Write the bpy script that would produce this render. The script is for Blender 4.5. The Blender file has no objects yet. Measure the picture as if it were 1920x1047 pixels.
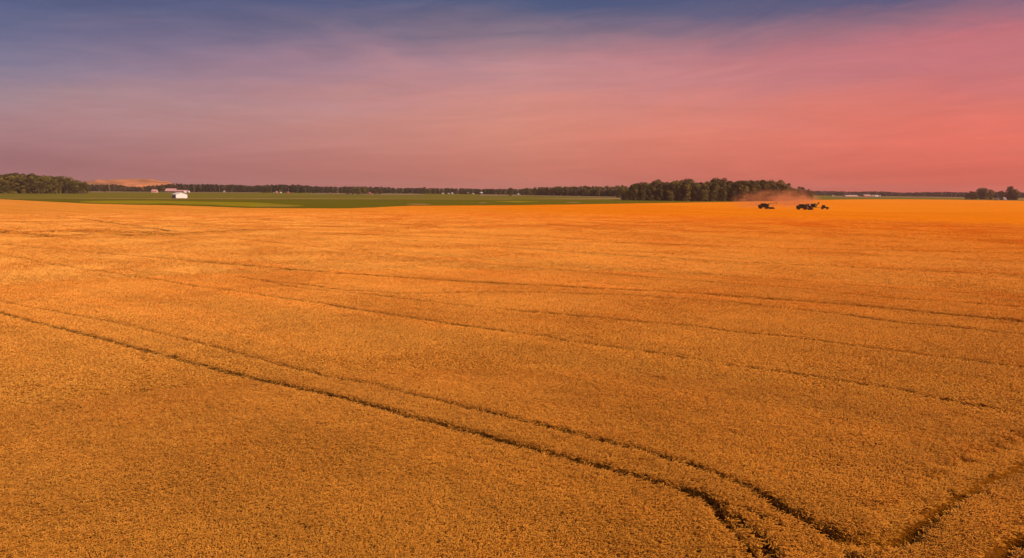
import bpy, math, random
import numpy as np
from mathutils import Vector, Matrix

# ------------------------------------------------------------------ scene, camera
S = bpy.context.scene
COL = S.collection
R = math.radians
F = 1300.0                      # focal length in pixels of a 1920 wide frame
CZ = 12.9
PITCH, ROLL = R(7.386), R(0.55)
cam_d = bpy.data.cameras.new("camera")
cam = bpy.data.objects.new("camera", cam_d); COL.objects.link(cam); S.camera = cam
cam_d.sensor_width = 36; cam_d.lens = F / 1920 * 36
cam_d.clip_start = 0.5; cam_d.clip_end = 20000
f0 = Vector((0, math.cos(PITCH), -math.sin(PITCH)))
u0 = Vector((0, math.sin(PITCH), math.cos(PITCH)))
r0 = Vector((1, 0, 0))
cr = r0 * math.cos(ROLL) + u0 * math.sin(ROLL)
cu = -r0 * math.sin(ROLL) + u0 * math.cos(ROLL)
M = Matrix((cr, cu, -f0)).transposed().to_4x4(); M.translation = (0, 0, CZ)
cam.matrix_world = M

def ray(px, py):
    return f0 + cr * ((px - 960) / F) - cu * ((py - 523.5) / F)
def gp(px, py, z=0.0):
    d = ray(px, py); t = (z - CZ) / d.z
    return Vector((d.x * t, d.y * t, z))
def yh(px): return 355 + (px - 960) * 0.0096
def az_of(px):
    d = ray(px, yh(px)); return math.atan2(d.x, d.y)

rng = np.random.default_rng(7)
random.seed(7)

# ------------------------------------------------------------------ helpers
def tag(o, label=None, cat=None, group=None, kind=None):
    if label: o['label'] = label
    if cat: o['category'] = cat
    if group: o['group'] = group
    if kind: o['kind'] = kind
    return o
def empty(name, loc, rz=0.0):
    o = bpy.data.objects.new(name, None); COL.objects.link(o)
    o.location = loc; o.rotation_euler = (0, 0, rz); o.empty_display_size = 0.5
    return o
def link(name, me, parent=None):
    o = bpy.data.objects.new(name, me); COL.objects.link(o)
    if parent: o.parent = parent
    return o
def quads(name, V, mat, tone=None, faces=None):
    """V (n,3); every four rows are a quad unless faces (m,4) is given"""
    V = np.asarray(V, np.float32).reshape(-1, 3)
    if faces is None: faces = np.arange(len(V)).reshape(-1, 4)
    m = len(faces)
    me = bpy.data.meshes.new(name)
    me.vertices.add(len(V)); me.vertices.foreach_set('co', V.ravel())
    me.loops.add(m * 4); me.loops.foreach_set('vertex_index', np.asarray(faces, np.int32).ravel())
    me.polygons.add(m); me.polygons.foreach_set('loop_start', np.arange(m, dtype=np.int32) * 4)
    if tone is not None:
        a = me.attributes.new('tone', 'FLOAT', 'FACE'); a.data.foreach_set('value', np.asarray(tone, np.float32))
    me.materials.append(mat)
    me.update(calc_edges=True)
    return me

class MB:
    def __init__(s): s.v = []; s.f = []
    def add(s, vs, fs):
        n = len(s.v); s.v += [tuple(v) for v in vs]; s.f += [tuple(i + n for i in f) for f in fs]; return s
    def box(s, c, d, rz=0.0, taper=1.0):
        x, y, z = (k / 2 for k in d); vs = []
        ca, sa = math.cos(rz), math.sin(rz)
        for sz in (-1, 1):
            k = taper if sz > 0 else 1
            for sx, sy in ((-1, -1), (1, -1), (1, 1), (-1, 1)):
                a, b = sx * x * k, sy * y * k
                vs.append((c[0] + a * ca - b * sa, c[1] + a * sa + b * ca, c[2] + sz * z))
        return s.add(vs, [(3, 2, 1, 0), (4, 5, 6, 7), (0, 1, 5, 4), (1, 2, 6, 5), (2, 3, 7, 6), (3, 0, 4, 7)])
    def prism(s, prof, y0, y1):
        n = len(prof)
        vs = [(p[0], y0, p[1]) for p in prof] + [(p[0], y1, p[1]) for p in prof]
        fs = [tuple(range(n)), tuple(range(2 * n - 1, n - 1, -1))]
        fs += [(i, i + n, (i + 1) % n + n, (i + 1) % n) for i in range(n)]
        return s.add(vs, fs)
    def tube(s, pts, rad, n=8):
        pts = [Vector(p) for p in pts]
        if not hasattr(rad, '__len__'): rad = [rad] * len(pts)
        vs = []
        for i, p in enumerate(pts):
            t = (pts[min(i + 1, len(pts) - 1)] - pts[max(i - 1, 0)]).normalized()
            a = t.cross(Vector((0, 0, 1)) if abs(t.z) < .9 else Vector((1, 0, 0))).normalized(); b = t.cross(a)
            for k in range(n):
                w = 2 * math.pi * k / n
                vs.append(p + (a * math.cos(w) + b * math.sin(w)) * rad[i])
        fs = []
        for i in range(len(pts) - 1):
            for k in range(n):
                fs.append((i * n + k, i * n + (k + 1) % n, (i + 1) * n + (k + 1) % n, (i + 1) * n + k))
        fs += [tuple(range(n - 1, -1, -1)), tuple((len(pts) - 1) * n + k for k in range(n))]
        return s.add(vs, fs)
    def build(s, name, mat, parent=None, bevel=0.0, smooth=False):
        me = bpy.data.meshes.new(name); me.from_pydata(s.v, [], s.f); me.materials.append(mat)
        import bmesh
        bm = bmesh.new(); bm.from_mesh(me); bmesh.ops.recalc_face_normals(bm, faces=bm.faces); bm.to_mesh(me); bm.free()
        me.update()
        if smooth: me.shade_smooth()
        o = link(name, me, parent)
        if bevel:
            b = o.modifiers.new('b', 'BEVEL'); b.width = bevel; b.segments = 2; b.limit_method = 'ANGLE'
        return o
def copy_thing(o, loc, rz, sc=1.0):
    c = o.copy(); COL.objects.link(c); c.location = loc; c.rotation_euler = (0, 0, rz); c.scale = (sc,) * 3 if not hasattr(sc, '__len__') else sc
    for ch in list(o.children):
        d = ch.copy(); COL.objects.link(d); d.parent = c
        for g in list(ch.children):
            e = g.copy(); COL.objects.link(e); e.parent = d
    return c

_tab = rng.random((256, 256))
def vn(x, y, sc, seed=0):
    x = np.asarray(x, float) / sc + 17.3 * seed; y = np.asarray(y, float) / sc + 31.7 * seed
    xi = np.floor(x).astype(int); yi = np.floor(y).astype(int); fx = x - xi; fy = y - yi
    fx = fx * fx * (3 - 2 * fx); fy = fy * fy * (3 - 2 * fy)
    g = lambda a, b: _tab[a & 255, b & 255]
    return (g(xi, yi) * (1 - fx) + g(xi + 1, yi) * fx) * (1 - fy) + (g(xi, yi + 1) * (1 - fx) + g(xi + 1, yi + 1) * fx) * fy

# ------------------------------------------------------------------ materials
def mat(name, col, rough=0.8, var=0.0, scale=3.0, metal=0.0, spec=0.3, objrand=0.0, bump=0.0, col2=None, tone=None, stretch=None):
    m = bpy.data.materials.new(name); m.use_nodes = True
    nt = m.node_tree; N = nt.nodes; L = nt.links; b = N['Principled BSDF']
    b.inputs['Roughness'].default_value = rough; b.inputs['Metallic'].default_value = metal
    b.inputs['Specular IOR Level'].default_value = spec
    b.inputs['Base Color'].default_value = (*col, 1)
    src = None
    if col2 is not None or var:
        tc = N.new('ShaderNodeTexCoord'); mp = N.new('ShaderNodeMapping'); L.new(tc.outputs['Object'], mp.inputs[0])
        if stretch: mp.inputs['Scale'].default_value = stretch
        nz = N.new('ShaderNodeTexNoise'); nz.inputs['Scale'].default_value = scale; nz.inputs['Detail'].default_value = 5
        L.new(mp.outputs[0], nz.inputs['Vector'])
        rp = N.new('ShaderNodeValToRGB'); rp.color_ramp.elements[0].position = .35; rp.color_ramp.elements[1].position = .65
        c2 = col2 if col2 is not None else tuple(c * (1 - var) for c in col)
        rp.color_ramp.elements[0].color = (*c2, 1); rp.color_ramp.elements[1].color = (*col, 1)
        L.new(nz.outputs['Fac'], rp.inputs[0]); src = rp.outputs[0]
        if bump:
            bp = N.new('ShaderNodeBump'); bp.inputs['Strength'].default_value = bump; bp.inputs['Distance'].default_value = .05
            L.new(nz.outputs['Fac'], bp.inputs['Height']); L.new(bp.outputs[0], b.inputs['Normal'])
    if tone is not None or objrand:
        hs = N.new('ShaderNodeHueSaturation')
        if src: L.new(src, hs.inputs['Color'])
        else: hs.inputs['Color'].default_value = (*col, 1)
        v = None
        if objrand:
            oi = N.new('ShaderNodeObjectInfo'); mr = N.new('ShaderNodeMapRange')
            mr.inputs['To Min'].default_value = 1 - objrand; mr.inputs['To Max'].default_value = 1 + objrand
            L.new(oi.outputs['Random'], mr.inputs['Value']); v = mr.outputs[0]
        if tone:
            at = N.new('ShaderNodeAttribute'); at.attribute_name = 'tone'; mr2 = N.new('ShaderNodeMapRange')
            mr2.inputs['To Min'].default_value = 1 - tone; mr2.inputs['To Max'].default_value = 1 + tone
            L.new(at.outputs['Fac'], mr2.inputs['Value'])
            if v:
                mu = N.new('ShaderNodeMath'); mu.operation = 'MULTIPLY'; L.new(v, mu.inputs[0]); L.new(mr2.outputs[0], mu.inputs[1]); v = mu.outputs[0]
            else: v = mr2.outputs[0]
        L.new(v, hs.inputs['Value']); src = hs.outputs[0]
    if src: L.new(src, b.inputs['Base Color'])
    return m

# wheat colours: near with painted shade, pale left, red grade tint towards far right
W_NEAR_SHADE, W_PALE, W_DEEP = (0.370, 0.146, 0.010), (0.74, 0.335, 0.056), (0.80, 0.262, 0.006)
def wheat_mat(name, mul, var, tint=(1, 1, 1), rough=0.6, tone=None, objrand=0, sheet=False, trans=False):
    m = bpy.data.materials.new(name); m.use_nodes = True
    nt = m.node_tree; N = nt.nodes; L = nt.links; b = N['Principled BSDF']
    b.inputs['Roughness'].default_value = rough; b.inputs['Specular IOR Level'].default_value = .25
    g = N.new('ShaderNodeNewGeometry')
    sp = N.new('ShaderNodeSeparateXYZ'); L.new(g.outputs['Position'], sp.inputs[0])
    # reddish colour grade painted into the crop, rising with x and y (metres)
    t = N.new('ShaderNodeMath'); t.operation = 'MULTIPLY_ADD'; t.inputs[1].default_value = .0042; t.inputs[2].default_value = .04
    L.new(sp.outputs['X'], t.inputs[0])
    t2 = N.new('ShaderNodeMath'); t2.operation = 'MULTIPLY_ADD'; t2.inputs[1].default_value = .0019
    L.new(sp.outputs['Y'], t2.inputs[0]); L.new(t.outputs[0], t2.inputs[2])
    nz = N.new('ShaderNodeTexNoise'); nz.inputs['Scale'].default_value = .03; nz.inputs['Detail'].default_value = 6
    L.new(g.outputs['Position'], nz.inputs['Vector'])
    t3 = N.new('ShaderNodeMath'); t3.operation = 'MULTIPLY_ADD'; t3.inputs[1].default_value = .24; t3.use_clamp = True
    L.new(nz.outputs['Fac'], t3.inputs[0])
    t4 = N.new('ShaderNodeMath'); t4.operation = 'SUBTRACT'; t4.inputs[1].default_value = .12; L.new(t2.outputs[0], t4.inputs[0]); L.new(t4.outputs[0], t3.inputs[2])
    mx = N.new('ShaderNodeMix'); mx.data_type = 'RGBA'
    # foreground shade painted into the crop colour: darker gold near the camera and rightward
    cn = [c * mul * k for c, k in zip(W_NEAR_SHADE, tint)]; cp = [c * mul * k for c, k in zip(W_PALE, tint)]; cd = [c * mul * k for c, k in zip(W_DEEP, tint)]
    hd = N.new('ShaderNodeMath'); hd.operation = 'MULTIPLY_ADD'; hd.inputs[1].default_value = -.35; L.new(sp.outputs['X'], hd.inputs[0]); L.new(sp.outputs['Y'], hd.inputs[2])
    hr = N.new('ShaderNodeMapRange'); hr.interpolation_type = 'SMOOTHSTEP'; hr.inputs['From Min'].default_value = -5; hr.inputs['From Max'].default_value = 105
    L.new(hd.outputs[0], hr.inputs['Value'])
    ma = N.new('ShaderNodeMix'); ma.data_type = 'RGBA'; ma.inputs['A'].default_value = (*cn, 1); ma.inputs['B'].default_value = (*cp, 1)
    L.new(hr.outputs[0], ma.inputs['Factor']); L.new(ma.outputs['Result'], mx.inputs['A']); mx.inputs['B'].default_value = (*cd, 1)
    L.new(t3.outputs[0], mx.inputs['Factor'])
    src = mx.outputs['Result']
    # seed-row streaks and patches
    mr0 = N.new('ShaderNodeMapping'); mr0.inputs['Rotation'].default_value = (0, 0, R(35)); L.new(g.outputs['Position'], mr0.inputs[0])
    mp = N.new('ShaderNodeMapping'); mp.inputs['Scale'].default_value = (.010, .20, .1)
    L.new(mr0.outputs[0], mp.inputs[0])
    n2 = N.new('ShaderNodeTexNoise'); n2.inputs['Scale'].default_value = 1; n2.inputs['Detail'].default_value = 6; n2.inputs['Roughness'].default_value = .65
    L.new(mp.outputs[0], n2.inputs['Vector'])
    n3 = N.new('ShaderNodeTexNoise'); n3.inputs['Scale'].default_value = .22; n3.inputs['Detail'].default_value = 4
    L.new(g.outputs['Position'], n3.inputs['Vector'])
    mr = N.new('ShaderNodeMapRange'); mr.inputs['From Min'].default_value = .3; mr.inputs['From Max'].default_value = .7
    mr.inputs['To Min'].default_value = 1 - var; mr.inputs['To Max'].default_value = 1 + var; L.new(n2.outputs['Fac'], mr.inputs['Value'])
    mr3 = N.new('ShaderNodeMapRange'); mr3.inputs['From Min'].default_value = .3; mr3.inputs['From Max'].default_value = .7
    mr3.inputs['To Min'].default_value = .95; mr3.inputs['To Max'].default_value = 1.05; L.new(n3.outputs['Fac'], mr3.inputs['Value'])
    v = N.new('ShaderNodeMath'); v.operation = 'MULTIPLY'; L.new(mr.outputs[0], v.inputs[0]); L.new(mr3.outputs[0], v.inputs[1]); v = v.outputs[0]
    def mulby(v, sock):
        q = N.new('ShaderNodeMath'); q.operation = 'MULTIPLY'; L.new(v, q.inputs[0]); L.new(sock, q.inputs[1]); return q.outputs[0]
    if tone:
        at = N.new('ShaderNodeAttribute'); at.attribute_name = 'tone'; m2 = N.new('ShaderNodeMapRange')
        m2.inputs['To Min'].default_value = 1 - tone; m2.inputs['To Max'].default_value = 1 + tone
        L.new(at.outputs['Fac'], m2.inputs['Value']); v = mulby(v, m2.outputs[0])
    if objrand:
        oi = N.new('ShaderNodeObjectInfo'); m3 = N.new('ShaderNodeMapRange')
        m3.inputs['To Min'].default_value = 1 - objrand; m3.inputs['To Max'].default_value = 1 + objrand
        L.new(oi.outputs['Random'], m3.inputs['Value']); v = mulby(v, m3.outputs[0])
    if sheet:
        b.inputs['Specular IOR Level'].default_value = 0
        n4 = N.new('ShaderNodeTexNoise'); n4.inputs['Scale'].default_value = 1.3; n4.inputs['Detail'].default_value = 8; n4.inputs['Roughness'].default_value = .75
        L.new(g.outputs['Position'], n4.inputs['Vector'])
        m5 = N.new('ShaderNodeMapRange'); m5.inputs['From Min'].default_value = .3; m5.inputs['From Max'].default_value = .7
        m5.inputs['To Min'].default_value = .75; m5.inputs['To Max'].default_value = 1.2; L.new(n4.outputs['Fac'], m5.inputs['Value']); v = mulby(v, m5.outputs[0])
        bp = N.new('ShaderNodeBump'); bp.inputs['Strength'].default_value = .8; bp.inputs['Distance'].default_value = .25
        L.new(n4.outputs['Fac'], bp.inputs['Height']); L.new(bp.outputs[0], b.inputs['Normal'])
    hs = N.new('ShaderNodeHueSaturation'); L.new(src, hs.inputs['Color']); L.new(v, hs.inputs['Value'])
    L.new(hs.outputs[0], b.inputs['Base Color'])
    return m
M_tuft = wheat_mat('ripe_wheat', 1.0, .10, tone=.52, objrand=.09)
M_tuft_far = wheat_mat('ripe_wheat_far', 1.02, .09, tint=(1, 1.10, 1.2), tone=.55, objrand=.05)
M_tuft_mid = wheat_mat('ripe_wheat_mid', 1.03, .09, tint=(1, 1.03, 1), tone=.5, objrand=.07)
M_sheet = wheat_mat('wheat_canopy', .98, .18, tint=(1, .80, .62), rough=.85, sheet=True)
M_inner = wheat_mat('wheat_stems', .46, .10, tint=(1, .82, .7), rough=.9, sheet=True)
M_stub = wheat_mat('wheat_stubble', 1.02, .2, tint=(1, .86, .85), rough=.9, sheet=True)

# ------------------------------------------------------------------ the wheat field: tracks and height
def P(z, *pts): return [gp(x, y, z) for x, y in pts]
ZT = .55
strokes = []      # (points, half width, depth, raggedness)
def st(w, depth, rag, *pts, z=ZT):
    strokes.append((np.array([(p.x, p.y) for p in P(z, *pts)]), w * (1.0 if w >= 1 else (.74 if min(p.y for p in P(z, *pts)) < 42 else 1.3)), depth, rag * (.6 if w < 1 else 1)))
# strong near wheel track, from left edge to the headland turn
st(.42, 1, .35, (-160, 560), (0, 591), (94, 616), (194, 640), (360, 686), (480, 716), (600, 742), (675, 761), (750, 784), (825, 803), (900, 822), (975, 842), (1050, 862), (1131, 883), (1200, 904), (1249, 917), (1294, 930), (1324, 945))
st(.20, .8, .6, (1324, 945), (1365, 954), (1410, 966), (1450, 985))
st(.34, 1, .4, (1324, 945), (1350, 982), (1376, 1009), (1402, 1039), (1425, 1085))
st(.36, 1, .4, (1330, 955), (1380, 979), (1410, 1001), (1432, 1024), (1447, 1044), (1470, 1100))
st(.32, .62, .6, (600, 709), (694, 725), (788, 750), (912, 778))
st(.34, .98, .5, (912, 778), (975, 795), (1050, 812), (1131, 834), (1200, 849), (1249, 866), (1290, 879), (1342, 896), (1365, 907), (1399, 922))
st(.46, 1, .4, (1399, 922), (1440, 941), (1462, 960), (1492, 971), (1522, 990), (1545, 1005), (1575, 1024), (1600, 1050), (1620, 1090))
st(.24, .24, .6, (-100, 548), (0, 569), (62, 581), (187, 603), (281, 625), (344, 640), (480, 678), (600, 709))
st(.28, .40, .5, (-80, 468), (0, 478), (94, 497), (187, 512), (281, 525), (375, 541), (450, 550), (531, 562), (600, 572), (775, 600), (850, 612), (944, 625))
st(.32, .46, .5, (944, 625), (1022, 634), (1069, 645), (1131, 653), (1194, 662), (1300, 678), (1365, 689), (1461, 702), (1590, 721), (1687, 736), (1752, 750), (1960, 790))
st(.30, .36, .5, (500, 530), (560, 535), (640, 546), (750, 553), (1000, 550), (1180, 556), (1300, 565), (1365, 570), (1461, 579), (1574, 592), (1687, 608), (1784, 616), (1849, 623), (1980, 640))
st(.28, .28, .6, (450, 522), (560, 543), (700, 556), (820, 572), (1000, 588), (1100, 597), (1300, 615), (1381, 626), (1494, 637), (1574, 649), (1687, 663), (1784, 676), (1980, 700))
st(.34, .32, .6, (400, 446), (500, 455), (640, 470), (820, 490), (1000, 505), (1150, 517), (1300, 529), (1461, 540), (1590, 553), (1687, 563), (1817, 571), (1980, 583))
st(.32, .32, .6, (1300, 515), (1526, 531), (1687, 544), (1849, 556), (1980, 565))
st(.45, .34, .6, (600, 440), (900, 462), (1100, 476), (1300, 489), (1526, 500), (1687, 508), (1980, 520))
st(.6, .6, .6, (300, 425), (700, 442), (1100, 455), (1500, 468), (1980, 478))
st(.45, .5, .6, (0, 460), (300, 486), (600, 512), (900, 532), (1300, 552), (1600, 575), (1980, 612))
# right headland tracks
st(.70, 1, .3, (2000, 826), (1920, 866), (1875, 884), (1837, 902), (1800, 923), (1762, 949), (1725, 971), (1706, 986), (1687, 997), (1640, 1022))
st(1.0, .42, .5, (1960, 832), (1905, 852), (1850, 872), (1790, 898), (1740, 930), (1690, 975))
st(.7, .7, .9, (1560, 1005), (1600, 1020), (1650, 1022), (1700, 1018))
st(.66, 1, .45, (2010, 950), (1950, 978), (1920, 994), (1890, 1012), (1867, 1039), (1850, 1080))
st(.16, .8, .8, (590, 1005), (576, 1009), (560, 995))
# laid patches far left
st(3.2, .92, .7, (-120, 431), (-30, 434), (0, 436), (30, 438), (60, 442), (95, 445))
st(4.0, .92, .8, (60, 436), (110, 435), (165, 434), (200, 437), (245, 436), (290, 439), (335, 441))
st(2.6, .9, .8, (130, 443), (200, 440), (255, 443))
st(3.0, .92, .8, (368, 438), (400, 436), (425, 434), (495, 433))
st(.9, .8, .4, (100, 407), (160, 412), (215, 420), (270, 427), (330, 436))
st(.6, .4, .9, (500, 432), (540, 431))

def height(x, y):
    """relative crop height 0..1 at ground positions"""
    x = np.asarray(x, float); y = np.asarray(y, float); H = np.ones_like(x)
    wob = vn(x, y, .55, 3) - .5
    wob2 = vn(x, y, 3.5, 5)
    for pts, w, depth, rag in strokes:
        lo = pts.min(0) - 4 * w - 1; hi = pts.max(0) + 4 * w + 1
        m = np.nonzero((x > lo[0]) & (x < hi[0]) & (y > lo[1]) & (y < hi[1]))[0]
        if not len(m): continue
        X, Y = x[m], y[m]; D = np.full(len(m), 1e9)
        for a, b in zip(pts[:-1], pts[1:]):
            ab = b - a; t = np.clip(((X - a[0]) * ab[0] + (Y - a[1]) * ab[1]) / (ab @ ab), 0, 1)
            D = np.minimum(D, np.hypot(X - a[0] - t * ab[0], Y - a[1] - t * ab[1]))
        ww = w * (1 + rag * (wob[m] * 1.2 + (wob2[m] - .5) * .8))
        k = np.clip((1.35 * ww - D) / (.5 * w), 0, 1)
        k *= np.clip(1 - rag * .55 * (wob2[m] < .35), 0, 1)
        H[m] = np.minimum(H[m], 1 - depth * k)
    return H

# outline of the field as distance by azimuth
edge_px = [(-420, 352), (-200, 366), (0, 374), (80, 378), (160, 382), (240, 384), (330, 385.5), (400, 388), (460, 390), (540, 391), (600, 391), (650, 391), (700, 389.5),
           (735, 387.5), (770, 386), (860, 385.8), (960, 385.2), (1060, 383.8), (1140, 382.6), (1220, 381.4), (1300, 380.2), (1380, 379), (1440, 377.6), (1480, 376.6), (1540, 375.2),
           (1600, 374.3), (1680, 374.2), (1760, 374.6), (1850, 375.8), (1920, 376.8), (2100, 379), (2400, 383)]
cut_px = [(1180, 382), (1240, 385), (1330, 390), (1430, 391.9), (1500, 394), (1560, 396), (1620, 397.6), (1700, 398.4), (1800, 397.8), (1920, 397), (2100, 397), (2400, 399)]
def polar(pxs, z):
    A, D = [], []
    for q in pxs:
        p = gp(q[0], q[1], z); A.append(math.atan2(p.x, p.y)); D.append(math.hypot(p.x, p.y))
    return np.array(A), np.array(D)
eA, eD = polar(edge_px, .85); cA, cD = polar(cut_px, .85)
sA, sD = polar(edge_px, .1)
def Redge(a): return np.interp(a, eA, eD)
def Rcut(a):
    r = np.interp(a, cA, cD); return np.where(a < cA[0], 1e9, r)
def Rw(a): return np.minimum(Redge(a), Rcut(a))

def sheet(name, m, A, rin, rout, n, zf, skirt=0.0):
    t = np.linspace(0, 1, n)[:, None]
    r = rin[None, :] * (rout / rin)[None, :] ** t
    a = np.broadcast_to(A[None, :], r.shape)
    x = r * np.sin(a); y = r * np.cos(a)
    z = zf(x.ravel(), y.ravel(), r.ravel()).reshape(r.shape)
    if skirt:
        x = np.vstack([x, x[-1:]]); y = np.vstack([y, y[-1:]]); z = np.vstack([z, np.full((1, len(A)), .0)])
    k, w = x.shape
    i = np.arange(k * w).reshape(k, w)
    fc = np.stack([i[:-1, :-1], i[:-1, 1:], i[1:, 1:], i[1:, :-1]], -1).reshape(-1, 4)
    me = quads(name, np.stack([x, y, z], -1).reshape(-1, 3), m, faces=fc)
    me.shade_smooth()
    return link(name, me)

A_near = np.linspace(R(-44), R(44), 1100)
R1, R2 = 210.0, 350.0
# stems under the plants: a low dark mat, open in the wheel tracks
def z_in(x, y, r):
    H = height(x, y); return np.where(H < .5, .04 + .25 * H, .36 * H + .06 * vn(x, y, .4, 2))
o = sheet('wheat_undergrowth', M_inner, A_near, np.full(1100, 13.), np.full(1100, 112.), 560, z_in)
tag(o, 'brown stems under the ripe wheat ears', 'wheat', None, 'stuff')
def z_out(x, y, r):
    H = height(x, y); g = np.clip((r - 250) / 150, 0, 1)
    return (.50 + .36 * g) * H * np.where(H < .5, .5, 1) + .10 * (vn(x, y, 1.1, 4) - .5) + .10 * (vn(x, y, 7, 6) - .5)
A_far = np.linspace(R(-46), R(46), 1500)
rw = Rw(A_far)
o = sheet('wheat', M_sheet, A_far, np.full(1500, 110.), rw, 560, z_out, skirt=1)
tag(o, 'far stretch of ripe orange wheat reaching to the green fields', 'wheat', None, 'stuff')
A_s = np.linspace(cA[0] + 1e-4, R(46), 500)
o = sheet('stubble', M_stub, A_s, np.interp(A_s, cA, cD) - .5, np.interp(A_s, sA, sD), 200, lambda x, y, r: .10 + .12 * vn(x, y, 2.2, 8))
tag(o, 'cut stubble strip where the combine harvesters drive', 'stubble', None, 'stuff')

# tufts
def tuft_mesh(name, n, rad, wid, seed, m=None, hscale=1.0, even=1.0):
    g = np.random.default_rng(seed); V = []; T = []
    for k in range(n):
        a = g.random() * 6.283; rr = rad * math.sqrt(g.random()); x, y = rr * math.cos(a), rr * math.sin(a)
        h = (.74 + .2 * g.random()) * hscale
        la = g.normal(0, .9) + .4; lean = .05 + .12 * g.random()
        d = np.array([math.cos(la), math.sin(la), 0.]); s = np.array([-d[1], d[0], 0.])
        fa = g.random() * 3.14; w = np.array([math.cos(fa), math.sin(fa), 0]) * wid
        tone = g.random()
        p = [np.array([x, y, .12]), np.array([x, y, .55 * h]) + d * lean * .25, np.array([x, y, .9 * h]) + d * lean]
        for i in (0, 1):
            V += [p[i] - w * .3, p[i] + w * .3, p[i + 1] + w * .28, p[i + 1] - w * .28]
            T.append((.0 if i == 0 else .12 * even) + .25 * tone * even)  # stems browner than ears; canopy shade also put into the lower tone
        # nodding ear: crossed diamond blades
        nod = g.random() ** 1.3
        e0 = p[2]; e1 = e0 + d * (.03 + .05 * nod) + np.array([0, 0, .055 - .05 * nod]); e2 = e1 + d * (.05 + .03 * nod) + np.array([0, 0, .045 - .085 * nod])
        for q in (s, np.array([0, 0, 1.]) * .9 + d * .2):
            V += [e0 - q * wid * .35, e0 + q * wid * .35, e1 + q * wid, e1 - q * wid]
            V += [e1 - q * wid, e1 + q * wid, e2 + q * wid * .45, e2 - q * wid * .45]
            T += [.5 + .5 * tone * even, .6 + .4 * tone * even]
        # awns
        q = s * wid * 1.6
        V += [e1 - s * wid * .3, e1 + s * wid * .3, e2 + q + d * .06, e2 - q + d * .05]; T.append(.9)
        # dry leaf
        if g.random() < .8:
            b = g.random() * 6.283; dl = np.array([math.cos(b), math.sin(b), 0]); sl = np.array([-dl[1], dl[0], 0]) * wid * .5
            z0 = h * (.3 + .45 * g.random()); l0 = np.array([x, y, z0]); l1 = l0 + dl * .09 + np.array([0, 0, .07]); l2 = l1 + dl * .09 + np.array([0, 0, -.06])
            V += [l0 - sl, l0 + sl, l1 + sl, l1 - sl, l1 - sl, l1 + sl, l2 + sl * .3, l2 - sl * .3]
            T += [.1 + .5 * tone] * 2
    return quads(name, np.array(V), m or M_tuft, tone=T)

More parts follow.
